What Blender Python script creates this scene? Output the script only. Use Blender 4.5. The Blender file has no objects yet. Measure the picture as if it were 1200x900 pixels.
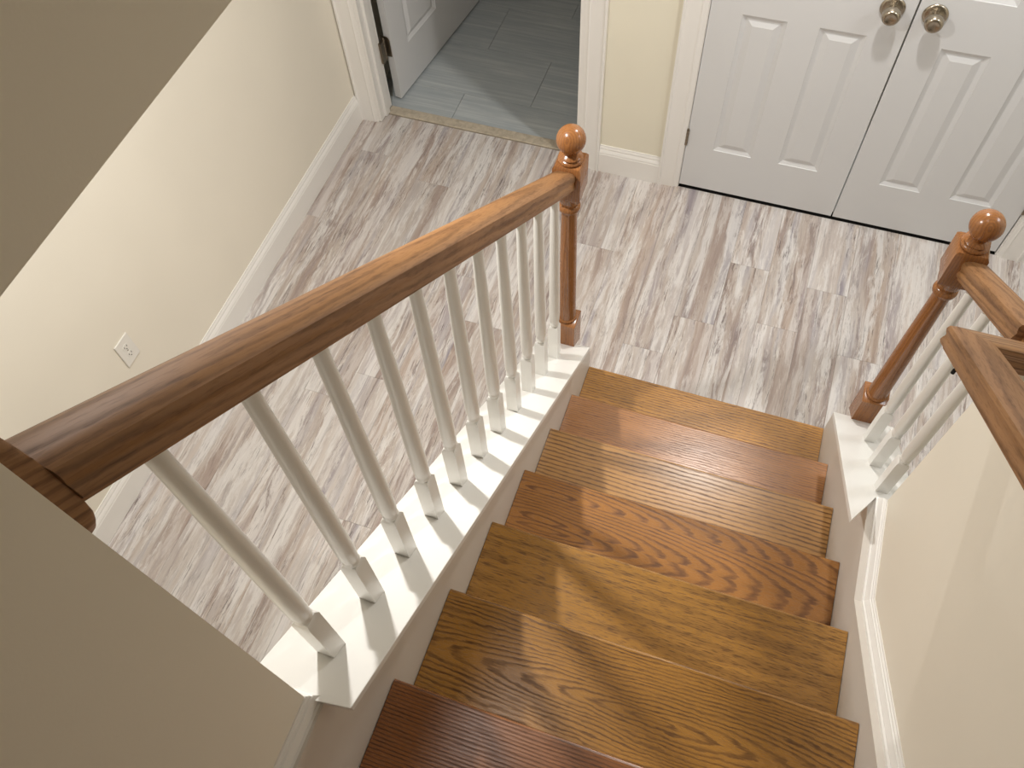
import bpy, bmesh, math, random
from mathutils import Vector, Matrix
random.seed(7)
SC = bpy.context.scene
COL = SC.collection

# ------------------------------------------------------------------ camera
cam_d = bpy.data.cameras.new('camera'); cam = bpy.data.objects.new('camera', cam_d); COL.objects.link(cam)
cam.location = (0.5288, -1.7044, 3.0076)
cam.rotation_euler = (0.5330, 0.0409, 0.3299)
cam_d.sensor_fit = 'HORIZONTAL'; cam_d.sensor_width = 36.0
cam_d.lens = 1001.5 / 1200 * 36.0
cam_d.clip_start = 0.02; cam_d.clip_end = 60
SC.camera = cam

# ------------------------------------------------------------------ world, lights, exposure
w = bpy.data.worlds.new('world'); SC.world = w; w.use_nodes = True
w.node_tree.nodes['Background'].inputs[0].default_value = (1.0, 0.95, 0.88, 1)
w.node_tree.nodes['Background'].inputs[1].default_value = 0.3
SC.view_settings.view_transform = 'Standard'; SC.view_settings.look = 'None'
SC.view_settings.exposure = 0.06; SC.view_settings.gamma = 1.0; SC.view_settings.use_curve_mapping = False

def disk_light(name, loc, power, size, color, spread=180):
    l = bpy.data.lights.new(name, 'AREA'); l.shape = 'DISK'; l.size = size; l.energy = power; l.color = color
    l.spread = math.radians(spread)
    o = bpy.data.objects.new(name, l); COL.objects.link(o); o.location = loc
    return o
WARM = (1.0, 0.98, 0.95); COOL = (0.88, 0.94, 1.0)
disk_light('hall_downlight_lamp', (-0.55, -0.61, 2.565), 27.5, 0.09, WARM)
disk_light('foyer_downlight_lamp', (0.70, 0.62, 2.565), 19, 0.09, WARM)
disk_light('upstairs_fill', (-0.10, -1.00, 5.15), 9, 0.16, WARM)  # general fill added high above the stairwell
disk_light('right_cool_fill', (2.1, 0.2, 2.565), 10, 0.5, COOL)  # cool fill added out of view, brightens the closet doors from the right

# ------------------------------------------------------------------ node helpers
def lin(c):
    f = lambda v: v / 12.92 if v <= 0.04045 else ((v + 0.055) / 1.055) ** 2.4
    return tuple(f(v / 255.0) for v in c) + (1,)

class NT:
    def __init__(s, name, rough=0.5):
        s.m = bpy.data.materials.new(name); s.m.use_nodes = True
        s.t = s.m.node_tree; s.n = s.t.nodes; s.b = s.n['Principled BSDF']
        s.b.inputs['Roughness'].default_value = rough
    def link(s, a, b): s.t.links.new(a, b)
    def put(s, sock, v):
        if isinstance(v, bpy.types.NodeSocket): s.link(v, sock)
        else: sock.default_value = v
    def math(s, op, a, b=0.0, c=0.0):
        n = s.n.new('ShaderNodeMath'); n.operation = op
        s.put(n.inputs[0], a); s.put(n.inputs[1], b); s.put(n.inputs[2], c); return n.outputs[0]
    def vmath(s, op, a, b=(0, 0, 0)):
        n = s.n.new('ShaderNodeVectorMath'); n.operation = op
        s.put(n.inputs[0], a)
        if op == 'SCALE': s.put(n.inputs[3], b)
        else: s.put(n.inputs[1], b)
        return n.outputs[0]
    def coords(s):
        n = s.n.new('ShaderNodeTexCoord'); return n.outputs['Object']
    def rnd(s): return s.n.new('ShaderNodeObjectInfo').outputs['Random']
    def sep(s, v):
        n = s.n.new('ShaderNodeSeparateXYZ'); s.put(n.inputs[0], v); return n.outputs
    def comb(s, x, y, z):
        n = s.n.new('ShaderNodeCombineXYZ'); s.put(n.inputs[0], x); s.put(n.inputs[1], y); s.put(n.inputs[2], z); return n.outputs[0]
    def noise(s, v, scale=1, detail=3, rough=0.5, dist=0.0):
        n = s.n.new('ShaderNodeTexNoise'); s.put(n.inputs['Vector'], v); n.inputs['Scale'].default_value = scale
        n.inputs['Detail'].default_value = detail; n.inputs['Roughness'].default_value = rough
        n.inputs['Distortion'].default_value = dist; return n.outputs['Fac']
    def ramp(s, f, stops, interp='LINEAR'):
        n = s.n.new('ShaderNodeValToRGB'); s.put(n.inputs[0], f); r = n.color_ramp; r.interpolation = interp
        while len(r.elements) < len(stops): r.elements.new(0.5)
        for e, (p, c) in zip(r.elements, stops):
            e.position = p; e.color = c if len(c) == 4 else tuple(c) + (1,)
        return n.outputs[0]
    def g(s, f, a, b, va=0.0, vb=1.0):
        n = s.n.new('ShaderNodeMapRange'); n.clamp = True; s.put(n.inputs[0], f)
        for i, v in enumerate((a, b, va, vb)): n.inputs[i + 1].default_value = v
        return n.outputs[0]
    def mix(s, f, a, b, mode='MIX'):
        n = s.n.new('ShaderNodeMix'); n.data_type = 'RGBA'; n.blend_type = mode
        s.put(n.inputs[0], f); s.put(n.inputs[6], a); s.put(n.inputs[7], b); return n.outputs[2]
    def bump(s, h, strength=0.2, dist=0.001):
        n = s.n.new('ShaderNodeBump'); s.put(n.inputs['Height'], h); n.inputs['Strength'].default_value = strength
        n.inputs['Distance'].default_value = dist; s.link(n.outputs[0], s.b.inputs['Normal'])
    def color(s, c): s.put(s.b.inputs['Base Color'], c); return s

def paint(name, rgb, rough=0.5, bump=0.0, var=0.03):
    t = NT(name, rough); c = lin(rgb); p = t.coords()
    n = t.noise(p, 1.7, 2)
    t.color(t.mix(t.g(n, .3, .7), tuple(v * (1 - var) for v in c[:3]) + (1,), tuple(min(1, v * (1 + var)) for v in c[:3]) + (1,)))
    if bump: t.bump(t.noise(p, 260, 3, .6), bump, 0.001)
    return t.m

def oak(name, base, dark, axis='X', freq=150.0, z0=0.05, tilt=0.02, warp=0.012, contrast=0.75, strip=0.0,
        rough=0.27, rot=0.0, seed=0.0, fleck=0.35, a_off=0.0, per_object=False, tone=0.12, g_off=0.0, wob=1.0):
    """stained oak: growth rings cut by the surface, open pores, gentle tone drift"""
    t = NT(name, rough); p = t.coords()
    if rot:
        n = t.n.new('ShaderNodeVectorRotate'); n.rotation_type = 'X_AXIS'; t.put(n.inputs['Vector'], p)
        n.inputs['Angle'].default_value = rot; p = n.outputs[0]
    x, y, z = t.sep(p)
    G, A, B = {'X': (x, y, z), 'Y': (y, x, z), 'Z': (z, x, y)}[axis]
    if per_object: off = t.math('MULTIPLY', t.rnd(), 37.0)
    else: off = 0.0
    G2 = t.math('ADD', G, g_off)
    A2 = t.math('ADD', A, a_off)
    sd = t.math('ADD', off, seed)
    if strip:
        k = t.math('FLOOR', t.math('DIVIDE', A2, strip))
        wn = t.n.new('ShaderNodeTexWhiteNoise'); wn.noise_dimensions = '1D'; t.put(wn.inputs['W'], t.math('ADD', k, seed * 3.1))
        sh = wn.outputs['Value']
        sd = t.math('ADD', sd, t.math('MULTIPLY', sh, 9.0))
        A2 = t.math('SUBTRACT', A2, t.math('MULTIPLY', t.math('ADD', k, 0.5), strip))
        A2 = t.math('ADD', A2, t.math('MULTIPLY', t.math('SUBTRACT', sh, .5), strip * .9))
    v = t.comb(t.math('ADD', t.math('MULTIPLY', G2, 2.2), sd), t.math('MULTIPLY', A, 9), t.math('MULTIPLY', B, 9))
    w1 = t.math('MULTIPLY', t.math('SUBTRACT', t.noise(v, 1.0, 2, .5), .5), warp * 2)
    v2 = t.comb(t.math('ADD', t.math('MULTIPLY', G2, 18), sd), t.math('MULTIPLY', A, 45), t.math('MULTIPLY', B, 45))
    w2 = t.math('MULTIPLY', t.math('SUBTRACT', t.noise(v2, 1.0, 3, .6), .5), warp * .34)
    a = t.math('ADD', A2, t.math('ADD', w1, w2))
    b = t.math('ADD', t.math('ADD', B, z0), t.math('MULTIPLY', G2, tilt))
    r = t.math('SQRT', t.math('ADD', t.math('MULTIPLY', a, a), t.math('MULTIPLY', b, b)))
    fm = t.noise(t.comb(t.math('ADD', t.math('MULTIPLY', G2, 5), sd), t.math('MULTIPLY', A, 30), t.math('MULTIPLY', B, 30)), 1, 4, .65)
    jag = t.noise(t.comb(t.math('ADD', t.math('MULTIPLY', G2, 40), sd), t.math('MULTIPLY', A, 150), B), 1, 3, .6)
    ph = t.math('ADD', t.math('MULTIPLY', fm, 2.6 * wob), t.math('MULTIPLY', jag, .55 * min(1, wob + .25)))
    f = t.math('FRACT', t.math('ADD', t.math('MULTIPLY', r, freq), ph))
    ring = t.ramp(f, [(0, (0, 0, 0)), (.42, (.12, .12, .12)), (.70, (1, 1, 1)), (.86, (.85, .85, .85)), (1, (0, 0, 0))])
    pv = t.comb(t.math('MULTIPLY', G2, 30), t.math('MULTIPLY', A, 330), t.math('MULTIPLY', B, 330))
    pore = t.g(t.noise(pv, 1.0, 2, .6), .50, .66)
    breakup = t.g(t.noise(t.comb(t.math('ADD', t.math('MULTIPLY', G2, 7), sd), t.math('MULTIPLY', A, 60), B), 1, 3, .6), .3, .65, .45, 1)
    k1 = t.math('MULTIPLY', t.math('MULTIPLY', ring, contrast), breakup)
    k2 = t.math('MULTIPLY', pore, fleck)
    k = t.math('MINIMUM', t.math('ADD', k1, k2), 1.0)
    c = t.mix(k, lin(base), lin(dark))
    tn = t.noise(t.comb(t.math('ADD', t.math('MULTIPLY', G2, 3), sd), t.math('MULTIPLY', A, 12), B), 1, 2)
    tv = t.g(tn, .3, .7, 1 - tone, 1 + tone)
    c = t.mix(1.0, c, t.comb(tv, tv, tv), 'MULTIPLY')
    t.color(c)
    t.put(t.b.inputs['Roughness'], t.math('ADD', t.math('MULTIPLY', k, .14), rough))
    t.bump(t.math('MULTIPLY', k, -1), .12, .0008)
    return t.m

def metal(name, rgb, rough):
    t = NT(name, rough); c = lin(rgb)
    n = t.noise(t.coords(), 90, 2)
    t.color(t.mix(n, tuple(v * .85 for v in c[:3]) + (1,), c)); t.b.inputs['Metallic'].default_value = 1.0
    return t.m

M = {}
M['wall'] = paint('cream_wall_paint', (236, 229, 214), 0.62, 0.10)
M['wallfar'] = paint('pale_cream_wall_paint', (235, 229, 210), 0.62, 0.10)
M['ceil'] = paint('ceiling_paint', (236, 232, 222), 0.8)
M['trim'] = paint('white_semi_gloss_paint', (238, 235, 230), 0.32, 0.0, .01)
M['cap'] = paint('white_cap_paint', (232, 230, 225), 0.28, 0.0, .01)
M['skirt'] = paint('off_white_skirt_paint', (216, 209, 200), 0.42, 0.03, .02)
M['door'] = paint('white_door_paint', (217, 217, 217), 0.38, 0.05, .01)
M['plastic'] = paint('white_plastic', (232, 228, 220), 0.3)
M['dark'] = paint('dark_void', (14, 13, 12), 0.9)
M['nickel'] = metal('satin_nickel', (176, 166, 150), 0.26)
M['bronze'] = metal('aged_nickel_hinge', (150, 138, 122), 0.36)
M['lampglass'] = NT('lamp_diffuser').m
_b = M['lampglass'].node_tree.nodes['Principled BSDF']; _b.inputs['Emission Color'].default_value = (1, .95, .86, 1); _b.inputs['Emission Strength'].default_value = 4
SLOPE = 0.7743; ANG = math.atan(SLOPE)
M['rail'] = oak('oak_handrail', (152, 110, 70), (92, 60, 34), 'Y', 85, .012, .028, .012, .62, rot=ANG, rough=.48, wob=.25, fleck=.3, seed=3.3)
M['rail'].node_tree.nodes['Principled BSDF'].inputs['Specular IOR Level'].default_value = .35
M['rail_x'] = oak('oak_rail_return', (158, 118, 78), (98, 66, 38), 'X', 120, .045, .03, .010, .8, rough=.44, wob=.2, fleck=.3, seed=5.3)
M['newel'] = oak('oak_newel', (152, 102, 60), (110, 66, 34), 'Z', 150, .03, .012, .006, .6, rough=.2, wob=.2, fleck=.25, seed=1.3)

def plank_mat():
    """whitewashed distressed laminate: tone bands along the board, worn white paint, fibres, splits and small knots"""
    t = NT('whitewashed_plank', 0.40); p = t.coords(); x, y, z = t.sep(p)
    rd = t.rnd(); o1 = t.math('MULTIPLY', rd, 61.0); o2 = t.math('MULTIPLY', rd, 23.0)
    X = t.math('ADD', x, o1); Y = t.math('ADD', y, o2)
    wv = t.math('MULTIPLY', t.math('SUBTRACT', t.noise(t.comb(t.math('MULTIPLY', X, 10), t.math('MULTIPLY', Y, 5), o1), 1, 4, .6), .5), .022)
    Xw = t.math('ADD', X, wv)
    def N(sx, sy, off, det=4, ro=.6, di=0.0): return t.noise(t.comb(t.math('MULTIPLY', Xw, sx), t.math('MULTIPLY', Y, sy), t.math('ADD', o1, off)), 1, det, ro, di)
    c = t.ramp(N(17, 1.0, 0, 5, .62), [(.30, lin((134, 120, 117))), (.42, lin((168, 152, 143))), (.50, lin((192, 181, 172))), (.60, lin((184, 177, 176))), (.70, lin((146, 139, 147)))])
    c = t.mix(t.g(N(11, .9, 5, 3), .52, .66, 0, .45), c, lin((186, 164, 146)))
    c = t.mix(t.g(N(13, 1.2, 7, 3), .54, .68, 0, .5), c, lin((150, 144, 156)))
    worn = N(19, 1.7, 11, 9, .74, .5)
    c = t.mix(t.g(worn, .48, .55, 0, .78), c, lin((222, 218, 215)))
    worn2 = N(40, 5, 17, 8, .78, .6)
    c = t.mix(t.g(worn2, .54, .60, 0, .55), c, lin((228, 224, 219)))
    dk = N(28, 2.8, 23, 9, .78, .6)
    c = t.mix(t.g(dk, .55, .62, 0, .75), c, lin((132, 117, 114)))
    fib = t.g(N(230, 8, 29, 3, .6), .3, .7, .93, 1.04)
    c = t.mix(1.0, c, t.comb(fib, fib, fib), 'MULTIPLY')
    cr = t.noise(t.comb(t.math('MULTIPLY', Xw, 190), t.math('MULTIPLY', Y, 11), o2), 1, 5, .75)
    cm = N(24, 4, 31, 4, .6)
    ck = t.math('MULTIPLY', t.g(cr, .55, .61), t.g(cm, .47, .57))
    c = t.mix(t.math('MULTIPLY', ck, .8), c, lin((92, 80, 78)))
    wn = t.n.new('ShaderNodeTexWhiteNoise'); wn.noise_dimensions = '2D'
    t.put(wn.inputs['Vector'], t.comb(t.math('FLOOR', t.math('DIVIDE', t.math('ADD', x, .085), .0568)), o1, 0.0))
    st_ = wn.outputs['Value']
    c = t.mix(t.g(st_, .62, 1, 0, .45), c, lin((170, 152, 142)))
    c = t.mix(t.g(st_, .38, 0, 0, .45), c, lin((222, 217, 213)))
    sh = t.g(rd, 0, 1, .92, 1.05)
    c = t.mix(1.0, c, t.comb(sh, sh, sh), 'MULTIPLY')
    t.color(c); t.bump(t.math('MULTIPLY', ck, -1), .15, .0006)
    return t.m
M['plank'] = plank_mat()

def tile_mat():
    t = NT('grey_striated_tile', 0.35); p = t.coords(); x, y, z = t.sep(p); rd = t.rnd(); o = t.math('MULTIPLY', rd, 31.0)
    a = t.noise(t.comb(t.math('MULTIPLY', x, 1.5), t.math('MULTIPLY', t.math('ADD', y, o), 70), o), 1, 4, .7)
    b = t.noise(t.comb(t.math('MULTIPLY', x, 4), t.math('MULTIPLY', t.math('ADD', y, o), 14), o), 1, 3, .6)
    c = t.mix(t.g(a, .42, .72), lin((170, 176, 178)), lin((198, 202, 200)))
    c = t.mix(t.g(b, .35, .65, 0, .4), c, lin((150, 158, 164)))
    t.color(c); return t.m
M['tile'] = tile_mat()
M['grout'] = paint('grout', (176, 176, 168), 0.8)
def stone_mat():
    t = NT('beige_stone', 0.35); n = t.noise(t.coords(), 34, 5, .65, .6)
    t.color(t.mix(t.g(n, .35, .65), lin((168, 157, 140)), lin((196, 184, 164)))); return t.m
M['stone'] = stone_mat()

# ------------------------------------------------------------------ object helpers
def empty(name, loc, label=None, cat=None, group=None):
    o = bpy.data.objects.new(name, None); COL.objects.link(o); o.location = loc; o.empty_display_size = .05
    tag(o, label, cat, group); return o
def tag(o, label=None, cat=None, group=None, kind=None):
    if label: o['label'] = label
    if cat: o['category'] = cat
    if group: o['group'] = group
    if kind: o['kind'] = kind
    return o
def origin_of(parent):
    v = Vector((0, 0, 0)); p = parent
    while p is not None: v += p.location; p = p.parent
    return v
def obj(name, bm, mat, parent=None, smooth=False, at=None, bevel=0.0, seg=2):
    """bm holds world coordinates; 'at' gives the object's own origin"""
    base = origin_of(parent); org = Vector(at) if at is not None else base.copy()
    bmesh.ops.recalc_face_normals(bm, faces=bm.faces[:])
    for v in bm.verts: v.co -= org
    me = bpy.data.meshes.new(name); bm.to_mesh(me); bm.free()
    if smooth:
        for f in me.polygons: f.use_smooth = True
    me.materials.append(mat)
    o = bpy.data.objects.new(name, me); COL.objects.link(o); o.parent = parent; o.location = org - base
    if bevel:
        m = o.modifiers.new('bevel', 'BEVEL'); m.width = bevel; m.segments = seg; m.limit_method = 'ANGLE'; m.angle_limit = math.radians(40)
        if smooth is False: pass
    return o
def autosmooth(o, ang=35):
    me = o.data
    for f in me.polygons: f.use_smooth = True
    bm = bmesh.new(); bm.from_mesh(me)
    for e in bm.edges:
        if len(e.link_faces) == 2 and e.calc_face_angle(0) > math.radians(ang): e.smooth = False
    bm.to_mesh(me); bm.free(); return o
def box(bm, x0, x1, y0, y1, z0, z1):
    vs = [bm.verts.new((x, y, z)) for z in (z0, z1) for y in (y0, y1) for x in (x0, x1)]
    for f in ((0, 2, 3, 1), (4, 5, 7, 6), (0, 1, 5, 4), (2, 6, 7, 3), (0, 4, 6, 2), (1, 3, 7, 5)):
        bm.faces.new([vs[i] for i in f])
    return bm
def B(*a): return box(bmesh.new(), *a)
def bridge(bm, loops, closed=True, caps=True):
    L = [[bm.verts.new(p) for p in lp] for lp in loops]
    n = len(L[0])
    for a, b in zip(L[:-1], L[1:]):
        for i in range(n if closed else n - 1):
            j = (i + 1) % n
            bm.faces.new((a[i], a[j], b[j], b[i]))
    if caps: bm.faces.new(L[0]); bm.faces.new(L[-1][::-1])
    return L
def lathe(bm, prof, cx, cy, seg=24, axis='Z', base=(0, 0, 0)):
    loops = []
    for r, z in prof:
        lp = []
        for i in range(seg):
            a = 2 * math.pi * i / seg
            if axis == 'Z': lp.append((cx + r * math.cos(a), cy + r * math.sin(a), z))
            else: lp.append((base[0] + r * math.cos(a), base[1] + z, base[2] + r * math.sin(a)))
        loops.append(lp)
    bridge(bm, loops); return bm
def prism(bm, poly, ax, v0, v1):
    """poly of 2D points swept along axis ax"""
    def P(p, v): return {0: (v, p[0], p[1]), 1: (p[0], v, p[1]), 2: (p[0], p[1], v)}[ax]
    bridge(bm, [[P(p, v0) for p in poly], [P(p, v1) for p in poly]]); return bm

# ------------------------------------------------------------------ key dimensions
R, G = 0.19, 0.2454
XL, XR = 0.139, 1.031
WL, WR = 0.118, 1.066            # faces of the two full-height stair walls
YWL, YWR = -1.5935, -0.643       # where they end
YF = 1.192                       # far wall face
XB = -1.400                      # left hall wall face
CZ = 0.475                       # cap plane z = CZ - SLOPE*y
capz = lambda y: CZ - SLOPE * y
NT_ = 14
TOPZ = 15 * R
CEIL = 2.60
DL0, DL1 = -1.299, -.249         # left doorway
CL0, CL1 = .2258, 1.640          # closet opening

# ------------------------------------------------------------------ structure
def struct(name, bm, mat, parent=None, **k):
    o = obj(name, bm, mat, parent, **k)
    if parent is None: o['kind'] = 'structure'
    return o
floor = struct('floor', B(-1.42, 2.62, -4.02, 1.25, -0.10, -0.013), M['dark'])
edges = [-1.14 + 0.1695 * k for k in range(-2, 23)]
fixed = {0: .52, 1: .98, 3: .872, 8: .726, 11: .465, 12: .815, 15: .47, 13: .530}
for k in range(len(edges) - 1):
    x0, x1 = max(edges[k], -1.40), min(edges[k + 1], 2.6)
    if x1 - x0 < .02: continue
    y = fixed.get(k + 0, random.uniform(-.3, 1.0)) if k else .52
    ys = [1.249 if (x1 < -.12) else YF - .002]; yy = y
    while yy > -4: ys.append(yy); yy -= 1.215
    ys.append(-4.0)
    for a, b in zip(ys[:-1], ys[1:]):
        if a < -2.2 or a - b < .02: continue
        yc = (a + b) / 2
        ob = obj('plank', B(x0 + .0004, x1 - .0004, b + .0004, a - .0004, -.012, 0), M['plank'], floor, at=((x0 + x1) / 2, yc, 0))

tfl = struct('floor_tiled', B(-1.42, 0.3, 1.25, 4.0, -0.10, -0.009), M['grout'])
ty = [1.31, 1.5, 1.855, 2.21, 2.565, 2.92, 3.275, 3.63, 3.98]
for r in range(len(ty) - 1):
    x = -.60 - .71 * 2 + (.355 if r % 2 == 0 else 0)
    while x < .28:
        a, b = max(x, -1.40), min(x + .71, .28)
        if b - a > .03:
            obj('tile', B(a + .001, b - .001, ty[r] + .001, ty[r + 1] - .001, -.009, .0), M['tile'], tfl, at=((a + b) / 2, ty[r] + .1, 0))
        x += .71
sill = struct('trim_1', B(DL0 + .0185, DL1 - .0185, 1.2535, 1.309, -.009, .006), M['stone'], bevel=.003)
sill['label'] = 'beige stone threshold between plank floor and grey tiled floor'

# walls
struct('wall_left', B(-1.50, XB, -4.0, 4.0, 0, 2.6), M['wall'])
def wall_cut(name, mat, xs, y0, y1, z0, z1, parent=None):
    bm = bmesh.new()
    for a, b, c, d in xs: box(bm, a, b, y0, y1, c, d)
    return struct(name, bm, mat)
wall_cut('wall_far', M['wallfar'], [(XB, DL0, 0, 2.6), (DL1, CL0, 0, 2.6), (CL1, 2.6, 0, 2.6), (DL0, DL1, 2.06, 2.6), (CL0, CL1, 2.06, 2.6)], YF, YF + .115, 0, 2.6)
struct('wall_right', B(2.6, 2.7, -4, 1.30, 0, 2.6), M['wall'])
struct('wall_back', B(-1.5, 2.7, -4.1, -4.0, 0, 5.25), M['wall'])
struct('wall_closet_back', B(.16, 1.75, 1.80, 1.88, 0, 2.6), M['wall'])
struct('wall_side_room_right', B(.30, .38, 1.307, 1.80, 0, 2.6), M['wall'])
struct('wall_side_room_far', B(-1.4, .38, 4.0, 4.1, 0, 2.6), M['wall'])
struct('wall_side_room_side', B(.30, .38, 1.88, 4.0, 0, 2.6), M['wall'])
struct('wall_stair_left', B(0.0, WL, -4.0, YWL, 0, CEIL + .25), M['wall'])
struct('wall_stair_right', B(WR, WR + .12, -4.0, YWR, 0, CEIL), M['wall'])
struct('wall_upper_right', B(WR, WR + .12, -4.0, .55, CEIL, 5.25), M['wall'])
struct('wall_upper_front', B(-1.5, WR + .12, .55, .65, CEIL, 5.25), M['wall'])
struct('wall_upper_left', B(-1.6, -1.5, -4.0, .65, CEIL, 5.25), M['wall'])
bm = bmesh.new(); box(bm, -1.5, -.0, YWL, .55, CEIL, CEIL + .25); box(bm, -1.5, 0, -4, YWL, CEIL, CEIL + .25); box(bm, -.0, WL, YWL, .55, CEIL, CEIL + .25)
box(bm, -1.5, 2.7, .65, 4.0, CEIL, CEIL + .1); box(bm, WR + .12, 2.7, -4, .65, CEIL, CEIL + .1)
struct('ceiling', bm, M['wall'])
struct('ceiling_upper', B(-1.6, WR + .12, -4.1, .65, 5.25, 5.35), M['ceil'])

# baseboards (profile: d out of the wall, h up)
BP = [(0, 0), (.016, 0), (.016, .108), (.014, .113), (.0145, .118), (.0115, .126), (.0075, .134), (.008, .140), (.004, .150), (.004, .155), (0, .155)]
def board(name, p0, p1, nrm, prof=BP, parent=None):
    bm = bmesh.new()
    lo = [[(p[0] + nrm[0] * d, p[1] + nrm[1] * d, h) for d, h in prof] for p in (p0, p1)]
    bridge(bm, lo); return struct(name, bm, M['trim'], parent)
board('baseboard_left', (XB, -3.9), (XB, 1.172), (1, 0))
board('baseboard_far', (-.155, YF), (.133, YF), (0, -1))
board('baseboard_far_right', (1.7325, YF), (2.6, YF), (0, -1))
board('baseboard_right', (2.6, -3.9), (2.6, 1.17), (-1, 0))

# door casings: profile across the width t (0 = outer edge), d proud of the wall
CP = [(0, 0), (0, .019), (.007, .020), (.011, .016), (.018, .0145), (.045, .0125), (.058, .0115), (.064, .0135), (.069, .0105), (.078, .0085), (.082, .0085), (.082, 0)]
CP = [(t * 1.15, d) for t, d in CP]
def casing_leg(parent, xo, sgn, z1=2.14):
    bm = bmesh.new()
    lo = []
    for top in (False, True):
        lo.append([(xo + sgn * t, YF - d, (z1 - t) if top else 0.0) for t, d in CP])
    bridge(bm, lo); return obj('casing_leg', bm, M['trim'], parent)
def casing_head(parent, xa, xb, z1=2.14):
    bm = bmesh.new()
    bridge(bm, [[(xa + t, YF - d, z1 - t) for t, d in CP], [(xb - t, YF - d, z1 - t) for t, d in CP]])
    return obj('casing_head', bm, M['trim'], parent)
def casing(name, xa, xb):
    e = empty(name, ((xa + xb) / 2, YF, 0)); e['kind'] = 'structure'
    casing_leg(e, xa, 1); casing_leg(e, xb, -1); casing_head(e, xa, xb); return e
c1 = casing('trim_2', -1.3935, -.1555)
for nm, x0, x1 in (('jamb', DL0 - .0, DL0 + .018), ('jamb', DL1 - .018, DL1)):
    bm = bmesh.new(); box(bm, x0, x1, YF - .006, YF + .118, 0.007 if True else 0, 2.05)
    obj(nm, bm, M['trim'], c1)
obj('jamb_stop', B(DL0 + .018, DL0 + .029, YF + .035, YF + .072, .007, 2.04), M['trim'], c1)
obj('jamb_stop', B(DL1 - .029, DL1 - .018, YF + .035, YF + .072, .007, 2.04), M['trim'], c1)
obj('head_jamb', B(DL0, DL1, YF - .006, YF + .118, 2.04, 2.06), M['trim'], c1)
c2 = casing('trim_3', .1335, 1.7325)
for x0, x1 in ((CL0 - .004, CL0 + .0055), (CL1 - .0055, CL1 + .004)):
    obj('jamb', B(x0, x1, YF - .004, YF + .11, 0, 2.05), M['trim'], c2)

# ------------------------------------------------------------------ panelled doors
def panel_door(parent, W, H, T, cols, rows, dep=.0105):
    """door slab in local x (0..W), y (0 front face .. T), z; raised panels cut on the front; returns bmesh"""
    bm = bmesh.new()
    xs = sorted({0, W} | {v for c in cols for v in c}); zs = sorted({0, H} | {v for c in rows for v in c})
    grid = {}
    def V(x, y, z):
        k = (round(x, 5), round(y, 5), round(z, 5))
        if k not in grid: grid[k] = bm.verts.new((x, y, z))
        return grid[k]
    for y in (0, T):
        for i in range(len(xs) - 1):
            for j in range(len(zs) - 1):
                x0, x1, z0, z1 = xs[i], xs[i + 1], zs[j], zs[j + 1]
                isp = (x0, x1) in cols and (z0, z1) in rows
                if not isp:
                    bm.faces.new([V(x0, y, z0), V(x1, y, z0), V(x1, y, z1), V(x0, y, z1)]); continue
                s = 1 if y == 0 else -1
                steps = [(0, 0), (.0015, .003), (.016, dep), (.019, dep), (.044, .001)]
                prev = None
                for ins, d in steps:
                    lp = [V(x0 + ins, y + s * d, z0 + ins), V(x1 - ins, y + s * d, z0 + ins), V(x1 - ins, y + s * d, z1 - ins), V(x0 + ins, y + s * d, z1 - ins)]
                    if prev:
                        for a in range(4): bm.faces.new([prev[a], prev[(a + 1) % 4], lp[(a + 1) % 4], lp[a]])
                    prev = lp
                bm.faces.new(prev)
    for i in range(len(xs) - 1):
        for z in (0, H): bm.faces.new([V(xs[i], 0, z), V(xs[i + 1], 0, z), V(xs[i + 1], T, z), V(xs[i], T, z)])
    for j in range(len(zs) - 1):
        for x in (0, W): bm.faces.new([V(x, 0, zs[j]), V(x, 0, zs[j + 1]), V(x, T, zs[j + 1]), V(x, T, zs[j])])
    return bm
def place(bm, loc, rz=0):
    m = Matrix.Translation(loc) @ Matrix.Rotation(rz, 4, 'Z')
    bmesh.ops.transform(bm, matrix=m, verts=bm.verts[:]); return bm
ROWS = [(.240, .920), (1.118, 1.60), (1.70, 1.92)]
LW = .6972
def knob_bm(x, z, y=YF):
    bm = bmesh.new()
    pr = [(.0, 0), (.040, 0), (.0425, -.003), (.041, -.007), (.033, -.010), (.022, -.011), (.020, -.013), (.012, -.015), (.012, -.026),
          (.017, -.029), (.027, -.033), (.0315, -.041), (.0318, -.050), (.0300, -.059), (.0265, -.065), (.0220, -.0675), (.0175, -.068), (.0165, -.0672), (.004, -.0672), (.0, -.0672)]
    pr = [(max(r, .0003), d) for r, d in pr]
    lathe(bm, pr, 0, 0, 32, 'Y', (x, y, z)); return bm
def hinge_bm(x, y, z, h=.088, horiz=None):
    bm = bmesh.new()
    for i in range(5):
        lathe(bm, [(.0055, z + h * i / 5 + .0006), (.0062, z + h * i / 5 + .002), (.0062, z + h * (i + 1) / 5 - .002), (.0055, z + h * (i + 1) / 5 - .0006)], x, y, 12)
    lathe(bm, [(.002, z + h), (.0045, z + h + .002), (.002, z + h + .006)], x, y, 10)
    return bm
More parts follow.
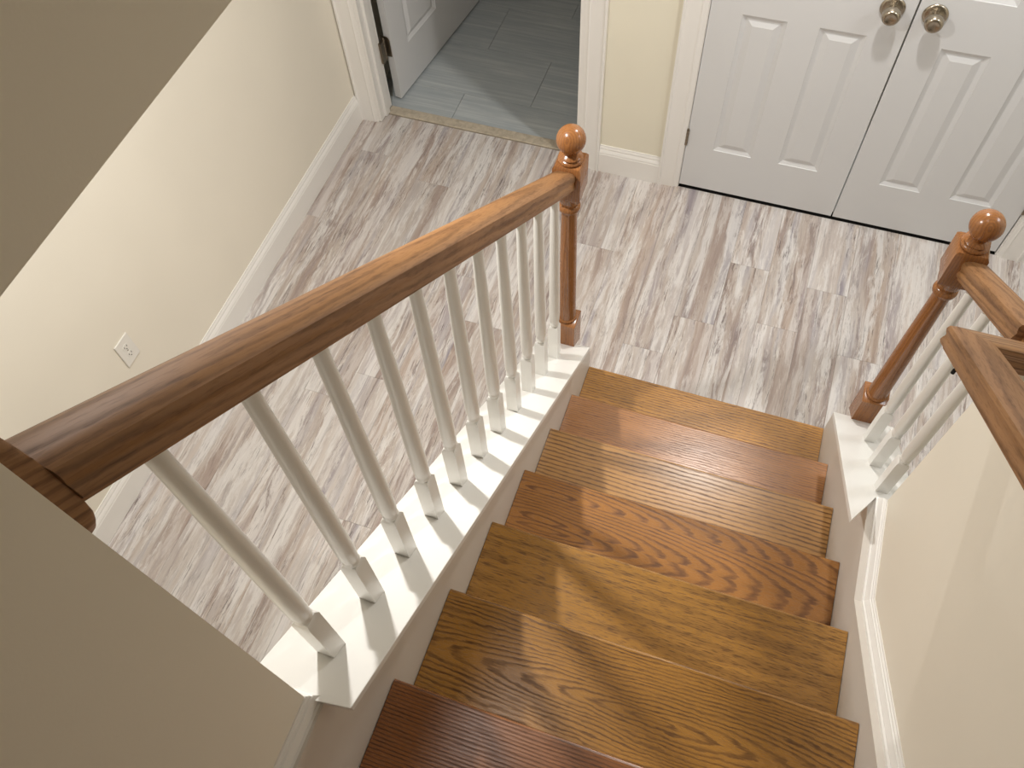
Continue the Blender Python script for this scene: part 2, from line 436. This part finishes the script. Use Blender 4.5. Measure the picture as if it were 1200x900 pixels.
for n, (xa, cols, kx, hx) in enumerate([
        (.2358 - .0025, [(.121, .286), (.404, .571)], .8495 + .003, CL0 + .008),
        (.933 + .0015, [(.127, .293), (.411, .577)], .994, CL1 - .008)]):
    W = LW - .003
    d = empty('door_%d' % (n + 1), (xa, YF, .012)); d['kind'] = 'structure'
    d['label'] = ['white panelled closet door leaf on the left, knob at its right edge', 'white panelled closet door leaf on the right, behind the right newel post'][n]
    obj('leaf', place(panel_door(None, W, 2.03, .035, cols, ROWS), (xa, YF - .001, .018)), M['door'], d)
    k = obj('door_knob', knob_bm(kx, 1.062), M['nickel'], d, smooth=True); autosmooth(k, 50)
    for hz in (.262, 1.05, 1.78):
        autosmooth(obj('hinge', hinge_bm(hx - (.001 if n == 0 else -.001), YF - .0065, hz), M['bronze'], d), 40)
# opened door of the side room
th = math.atan2(2.221 - 1.36, -1.136 + 1.25)
d3 = empty('door_3', (-1.25, 1.36, .012)); d3['kind'] = 'structure'
d3['label'] = 'white panelled door standing open into the grey tiled room'
DW = .96
bm = panel_door(None, DW, 2.03, .036, [(.135, .42), (.54, .825)], ROWS)
place(bm, (-1.247, 1.362, .014), th)
obj('leaf', bm, M['door'], d3)
hb = hinge_bm(-1.2705, 1.334, .268, .115)
box(hb, -1.2805, -1.2675, 1.296, 1.336, .270, .381)
pl = B(0, .0025, 0, 1, 0, 1)
bm2 = bmesh.new(); prism(bm2, [(-1.292, .270), (-1.252, .270), (-1.252, .362), (-1.258, .376), (-1.268, .381), (-1.292, .381)], 1, 1.3555, 1.3585)
obj('hinge_leaf', bm2, M['bronze'], d3)
pl.free()
autosmooth(obj('hinge', hb, M['bronze'], d3), 40)

# ------------------------------------------------------------------ outlet
ox = XB; oy, oz = -.622, .5105
ou = empty('electrical_outlet', (ox, oy, oz), 'white duplex outlet with cover plate on the cream left wall', 'outlet')
bm = B(ox, ox + .006, oy - .0375, oy + .0375, oz - .0615, oz + .0615)
obj('cover_plate', bm, M['plastic'], ou, bevel=.0025)
for s in (-1, 1):
    bm = bmesh.new(); poly = []
    for i in range(20):
        a = 2 * math.pi * i / 20; poly.append((oy + max(-.0135, min(.0135, .0165 * math.cos(a))), oz + s * .0195 + .0165 * math.sin(a) * .85))
    prism(bm, poly, 0, ox + .0055, ox + .0075)
    f = obj('socket', bm, M['plastic'], ou)
    sb = bmesh.new()
    box(sb, ox + .007, ox + .0079, oy - .0075, oy - .0055, oz + s * .0195 - .002, oz + s * .0195 + .007)
    box(sb, ox + .007, ox + .0079, oy + .0055, oy + .0075, oz + s * .0195 - .002, oz + s * .0195 + .007)
    box(sb, ox + .007, ox + .0079, oy - .0022, oy + .0022, oz + s * .0195 - .0105, oz + s * .0195 - .0065)
    obj('slots', sb, M['dark'], f)
sc_ = bmesh.new(); lathe(sc_, [(.0005, .0065), (.003, .0065), (.003, .0058)], 0, 0, 10, 'Y', (0, 0, 0))
for v in sc_.verts: v.co = Vector((ox + v.co.y, oy + v.co.x, oz + v.co.z))
obj('screw', sc_, M['nickel'], ou)

# ------------------------------------------------------------------ staircase
st = empty('staircase', ((XL + XR) / 2, 0, 0), 'oak staircase with stained treads running down between white skirt boards', 'staircase')
TM = [  # one board after another, each with its own growth rings
    dict(base=(186, 136, 72), dark=(108, 68, 28), freq=95, z0=.03, tilt=.010, warp=.012, contrast=.9, wob=.6, seed=1.1, fleck=.40, a_off=.16, tone=.16),
    dict(base=(180, 128, 82), dark=(112, 70, 38), freq=120, z0=.012, tilt=.030, warp=.010, contrast=.85, seed=2.7, fleck=.20, a_off=.05, tone=.10),
    dict(base=(190, 144, 88), dark=(100, 64, 30), freq=72, z0=.05, tilt=.020, warp=.012, contrast=1.0, wob=.35, seed=3.9, fleck=.2, a_off=.22, tone=.08),
    dict(base=(172, 120, 66), dark=(106, 66, 32), freq=115, z0=.006, tilt=.130, warp=.012, contrast=1.0, wob=.45, strip=.085, seed=4.3, fleck=.2, a_off=.02, tone=.10, g_off=.3),
    dict(base=(170, 124, 62), dark=(104, 70, 28), freq=330, z0=.2, tilt=.004, warp=.003, contrast=.55, wob=.2, strip=.062, seed=5.9, fleck=.8, a_off=.3, tone=.10),
    dict(base=(168, 121, 58), dark=(96, 62, 26), freq=120, z0=.005, tilt=.105, warp=.026, contrast=.95, wob=.7, seed=7.7, fleck=.25, a_off=.01, tone=.10, g_off=-.1),
    dict(base=(150, 98, 58), dark=(92, 54, 28), freq=140, z0=.03, tilt=.006, warp=.005, contrast=1.0, wob=.3, seed=8.2, fleck=.3, a_off=.30, tone=.08),
]
def tread_bm(k):
    y0 = -k * G; z = (k + 1) * R; t = .027; yb = y0 - G - .030
    prof = [(yb, z), (y0 - .006, z), (y0 - .002, z - .002), (y0, z - .007), (y0, z - .020), (y0 - .002, z - .025), (y0 - .006, z - t), (yb, z - t)]
    return prism(bmesh.new(), prof, 0, XL + .0015, XR - .0015)
for k in range(NT_):
    a = dict(TM[k] if k < 7 else TM[(k * 3) % 7]); a['seed'] += k
    m = oak('oak_tread_%d' % k, axis='X', rough=.26, **a)
    autosmooth(obj('tread', tread_bm(k), m, st, at=((XL + XR) / 2, -k * G - .12, (k + 1) * R)), 25)
for k in range(NT_ + 1):
    y0 = -k * G - .028; z1 = (k + 1) * R - .027 if k < NT_ else TOPZ - .01
    obj('riser', B(XL + .0015, XR - .0015, y0 - .017, y0, k * R + (.0005 if k else .0), z1 - .0003), M['trim'], st)
def skirt(xa, xb, kink, zt, yw):
    top = [(0, .0), (0, .305), (-.19, .305 + .19 * SLOPE + .125), (yw + .012, capz(yw + .012) - .0225), (yw, capz(yw) - .0225), (yw, zt), (kink, zt), (-3.60, .255 + SLOPE * 3.60), (-3.60, 0)]
    return prism(bmesh.new(), [(-.002 if a == 0 else a, b) for a, b in top], 0, xa, xb)
YCL, YCR = -1.584, -.600
obj('skirt_board', skirt(WL + .001, XL, -1.860, capz(-1.575), -1.575), M['skirt'], st)
obj('skirt_board', skirt(XR, WR - .0025, -.904, .955, -.625), M['skirt'], st)
# top landing
struct('floor_upper', B(XL - .02, XR + .04, -4.0, -NT_ * G - .03, TOPZ - .2, TOPZ), M['newel'])

# moulding on the skirt boards, with its return round each wall end
def stair_trim(name, xf, s, kink, zt, ye, depth, xback):
    k = depth / .026
    PR = [(0, 0), (.026 * k, 0), (.026 * k, .010), (.020 * k, .0115), (.020 * k, .0145), (.0120 * k, .0270), (.0120 * k, .0300), (.0075 * k, .0315), (.0075 * k, .0365), (.0035 * k, .0390), (.0025 * k, .043), (0, .043)]
    bm = bmesh.new(); L = []
    zf = lambda y: zt if y > kink else .255 - SLOPE * y
    L.append([(xback, ye + d, zt + h) for d, h in PR])
    L.append([(xf + s * d, ye + d, zt + h) for d, h in PR])
    L.append([(xf + s * d, kink, zt + h) for d, h in PR])
    L.append([(xf + s * d, -3.60, zf(-3.60) + h) for d, h in PR])
    bridge(bm, L); return struct(name, bm, M['trim'])
stair_trim('trim_4', WL, 1, -1.860, capz(-1.575) - .010, YWL, .0165, .0)
stair_trim('trim_5', WR, -1, -.904, .955, YWR, .019, WR + .12)

# ------------------------------------------------------------------ knee walls
def knee(name, xa, xb, ya, yb):
    return struct(name, prism(bmesh.new(), [(ya, 0), (yb, 0), (yb, capz(yb) - .0215), (ya, capz(ya) - .0215)], 0, xa, xb), M['wall'])
knee('wall_knee_left', .030, WL - .0005, YWL, -.205)
knee('wall_knee_right', WR - .0015, 1.145, YWR, -.215)

# ------------------------------------------------------------------ balustrades
def cap_bm(pts, t=.021):
    bm = bmesh.new()
    bridge(bm, [[(x, y, capz(y) - t) for x, y in pts], [(x, y, capz(y)) for x, y in pts]]); return bm
RP = [(-.020, -.055), (.020, -.055), (.021, -.049), (.0265, -.046), (.0285, -.040), (.0275, -.033), (.0260, -.029), (.0260, -.025), (.028, -.020), (.0295, -.013), (.0275, -.006), (.020, -.0015), (.009, 0),
      (-.009, 0), (-.020, -.0015), (-.0275, -.006), (-.0295, -.013), (-.028, -.020), (-.0260, -.025), (-.0260, -.029), (-.0275, -.033), (-.0285, -.040), (-.0265, -.046), (-.021, -.049)]
def rail_bm(xc, zc, ya, yb, hs=1.27):
    bm = bmesh.new()
    bridge(bm, [[(xc + u, y, zc - SLOPE * y + v * hs) for u, v in RP] for y in (ya, yb)]); return bm
def newel(parent, x, y):
    e = .0372
    zt = 1.440; zb = .755
    bm = bmesh.new()
    bridge(bm, [[(x + i * e, y + j * e, (capz(y + j * e) + .0 if capz(y + j * e) > .5 else .5)) for i, j in ((-1, -1), (1, -1), (1, 1), (-1, 1))],
                [(x + i * e, y + j * e, zb - .003) for i, j in ((-1, -1), (1, -1), (1, 1), (-1, 1))],
                [(x + i * (e - .004), y + j * (e - .004), zb) for i, j in ((-1, -1), (1, -1), (1, 1), (-1, 1))]])
    bridge(bm, [[(x + i * (e - .003), y + j * (e - .003), 1.322) for i, j in ((-1, -1), (1, -1), (1, 1), (-1, 1))],
                [(x + i * e, y + j * e, 1.332) for i, j in ((-1, -1), (1, -1), (1, 1), (-1, 1))],
                [(x + i * e, y + j * e, zt - .008) for i, j in ((-1, -1), (1, -1), (1, 1), (-1, 1))],
                [(x + i * (e - .005), y + j * (e - .005), zt) for i, j in ((-1, -1), (1, -1), (1, 1), (-1, 1))]])
    lathe(bm, [(.029, zb - .002), (.0325, zb + .004), (.0325, zb + .010), (.0285, zb + .014), (.0280, zb + .05), (.0262, .95), (.0235, 1.12), (.0218, 1.245), (.0225, 1.258), (.029, 1.264), (.0305, 1.272),
               (.029, 1.280), (.0245, 1.284), (.0245, 1.290), (.0285, 1.297), (.033, 1.310), (.0355, 1.323)], x, y, 32)
    p = autosmooth(obj('newel_post', bm, M['newel'], parent, at=(x, y, 1.0)), 38)
    f = bmesh.new()
    cz, r = 1.507, .0372
    pr = [(.0300, zt - .001), (.0325, zt + .003), (.0325, zt + .008), (.0285, zt + .011), (.0255, zt + .013), (.0295, zt + .018), (.0255, zt + .022), (.019, zt + .026)]
    pr += [(r * math.sin(a), cz - r * math.cos(a)) for a in [math.radians(v) for v in range(34, 181, 9)]]
    pr[-1] = (.0004, cz + r)
    lathe(f, pr, x, y, 36)
    autosmooth(obj('ball_finial', f, M['newel'], p, at=(x, y, cz)), 60)
    return p
def baluster(parent, x, y, zrail):
    h = .0150; zt = capz(y) + .172
    bm = bmesh.new()
    q = ((-1, -1), (1, -1), (1, 1), (-1, 1))
    bridge(bm, [[(x + i * h, y + j * h, capz(y + j * h) + .0002) for i, j in q], [(x + i * h, y + j * h, zt - .004) for i, j in q], [(x + i * (h - .004), y + j * (h - .004), zt + .003) for i, j in q]])
    zr = zrail(y) - .012
    pr = [(.0115, zt), (.0105, zt + .004), (.0135, zt + .008), (.0148, zt + .012), (.0135, zt + .017), (.0125, zt + .020), (.0130, zt + .024), (.0152, zt + .035), (.0157, zt + .07),
          (.0150, zt + .2), (.0128, zt + .4), (.0112, zr - .02)]
    Lp = [[(x + r * math.cos(2 * math.pi * i / 20), y + r * math.sin(2 * math.pi * i / 20), z) for i in range(20)] for r, z in pr]
    Lp.append([(x + .0112 * math.cos(2 * math.pi * i / 20), y + .0112 * math.sin(2 * math.pi * i / 20), zrail(y + .0112 * math.sin(2 * math.pi * i / 20)) + .001) for i in range(20)])
    bridge(bm, Lp)
    return autosmooth(obj('baluster', bm, M['cap'], parent, at=(x, y, capz(y))), 40)

# left balustrade
ZL = 1.260; XC = .098
rl = empty('stair_railing', (XC, -.185, capz(-.185)), 'long left stair railing: oak handrail on eleven white balusters with ball-top newel', 'railing', 'stair railings')
obj('cap_board', cap_bm([(.018, -.195), (.1815, -.195), (.1815, YCL), (WL + .0, YWL + .0005), (.018, YWL + .0005)]), M['cap'], rl, bevel=.0015)
newel(rl, .0965, -.185)
autosmooth(obj('handrail', rail_bm(.0925, ZL, -.2215, YWL + .016), M['rail'], rl, at=(.0925, -.9, ZL + .9 * SLOPE)), 30)
zr = lambda y: ZL - SLOPE * y - .055 * 1.27
for y in (-1.504, -1.385, -1.266, -1.147, -1.030, -.913, -.795, -.680, -.563, -.449, -.322):
    baluster(rl, XC, y, zr)
def rosette(parent, xc, zc, ye, xlo, xhi):
    bm = bmesh.new(); loops = []
    for s, dy in ((1.0, 0.0), (1.0, .008), (.96, .012), (.92, .0145), (.86, .0155)):
        lp = []
        for i in range(40):
            a = 2 * math.pi * i / 40
            lp.append((max(xlo, min(xhi, xc + .050 * s * math.cos(a))), ye + dy, zc + .100 * s * math.sin(a)))
        loops.append(lp)
    bridge(bm, loops); return autosmooth(obj('rosette', bm, M['rail'], parent), 35)
rosette(rl, .078, ZL - SLOPE * YWL - .040, YWL, .004, WL - .001)

# right balustrade
ZR = 1.257; XC2 = 1.064
rr = empty('stair_railing', (XC2, -.180, capz(-.180)), 'short right stair railing: oak handrail on three white balusters with ball-top newel', 'railing', 'stair railings')
obj('cap_board', cap_bm([(.972, -.200), (1.152, -.200), (1.152, YWR + .0005), (WR - .0005, YWR + .0005), (WR - .0195, YWR + .0175), (.975, -.752)]), M['cap'], rr, bevel=.0015)
newel(rr, 1.0605, -.180)
autosmooth(obj('handrail', rail_bm(1.078, ZR, -.2165, YWR + .014), M['rail'], rr, at=(1.062, -.4, ZR + .4 * SLOPE)), 30)
zr2 = lambda y: ZR - SLOPE * y - .055 * 1.27
for y in (-.322, -.456, -.580): baluster(rr, XC2, y, zr2)
rosette(rr, 1.080, ZR - SLOPE * YWR - .040, YWR, WR + .001, WR + .117)

# ------------------------------------------------------------------ wall handrail with mitred return
ZW = 1.228; XW = .964; YE = -.697; WK = 1.12
wr = empty('wall_handrail', (XW, YE, ZW - SLOPE * YE), 'oak handrail mounted on the right wall, its end turned back to the wall', 'handrail')
bm = bmesh.new()
f = lambda y: ZW - SLOPE * y
RPW = [(u * WK, v * 1.27) for u, v in RP]
bridge(bm, [[(XW + u, -3.3, f(-3.3) + v) for u, v in RPW], [(XW + u, YE - u, f(YE - u) + v) for u, v in RPW]])
autosmooth(obj('rail', bm, M['rail'], wr, at=(XW, -1.2, f(-1.2))), 30)
bm = bmesh.new()
bridge(bm, [[(XW + u, YE - u, f(YE - u) + v) for u, v in RPW], [(WR - .0005, YE - u, f(YE - u) + v) for u, v in RPW]])
autosmooth(obj('rail_return', bm, M['rail_x'], wr, at=(XW, YE, f(YE))), 30)
for yb in (-1.45, -2.2, -3.0):
    zb = f(yb) - .072
    bm = bmesh.new()
    lathe(bm, [(.0005, 0), (.024, 0), (.024, -.004), (.010, -.006), (.0005, -.006)], 0, 0, 20, 'Y', (0, 0, 0))
    for v in bm.verts: v.co = Vector((WR + v.co.y, yb + v.co.x, zb - .010 + v.co.z))
    pts = [(WR - .004, zb - .010), (WR - .035, zb - .012), (XW + .02, zb - .010), (XW + .008, zb - .002)]
    lp = []
    for i, (px, pz) in enumerate(pts):
        q0 = pts[max(0, i - 1)]; q1 = pts[min(3, i + 1)]; d = Vector((q1[0] - q0[0], 0, q1[1] - q0[1])).normalized(); n = Vector((-d.z, 0, d.x))
        lp.append([Vector((px, yb, pz)) + n * .006 * math.cos(2 * math.pi * j / 10) + Vector((0, 1, 0)) * .006 * math.sin(2 * math.pi * j / 10) for j in range(10)])
    bridge(bm, lp)
    box(bm, XW - .012, XW + .012, yb - .03, yb + .03, zb - .006, zb - .003)
    obj('bracket', bm, M['bronze'], wr)

bm = bmesh.new(); lathe(bm, [(.0005, f(-.77) - .069), (.0035, f(-.77) - .069), (.0035, f(-.77) - .078), (.0005, f(-.77) - .079)], .941, -.772, 10)
obj('screw', bm, M['dark'], wr)

# ------------------------------------------------------------------ ceiling lamps plus two added fill fixtures (out of frame; they light the hall)
for nm, x, y, z, r, lab in (('recessed_or_fill_light', -.55, -.61, 2.6, .075, 'round recessed ceiling light over the hall beside the stairs'),
                       ('recessed_or_fill_light', .70, .62, 2.6, .075, 'round recessed ceiling light in front of the closet doors'),
                       ('recessed_or_fill_light', 2.1, .2, 2.6, .10, 'added round fill light in the ceiling right of the stairs'),
                       ('upper_fill_fixture', -.10, -1.0, 5.25, .11, 'added round fill light above the upper landing')):
    e = empty(nm, (x, y, z), lab, 'ceiling light', 'ceiling lights')
    bm = bmesh.new(); lathe(bm, [(r * .85, z - .0005), (r * 1.15, z - .0005), (r * 1.15, z - .006), (r * .95, z - .010), (r * .85, z - .010)], x, y, 28)
    obj('trim_ring', bm, M['trim'], e)
    bm = bmesh.new(); lathe(bm, [(r * .84, z - .004), (r * .84, z - .001)], x, y, 28)
    obj('diffuser', bm, M['lampglass'], e)
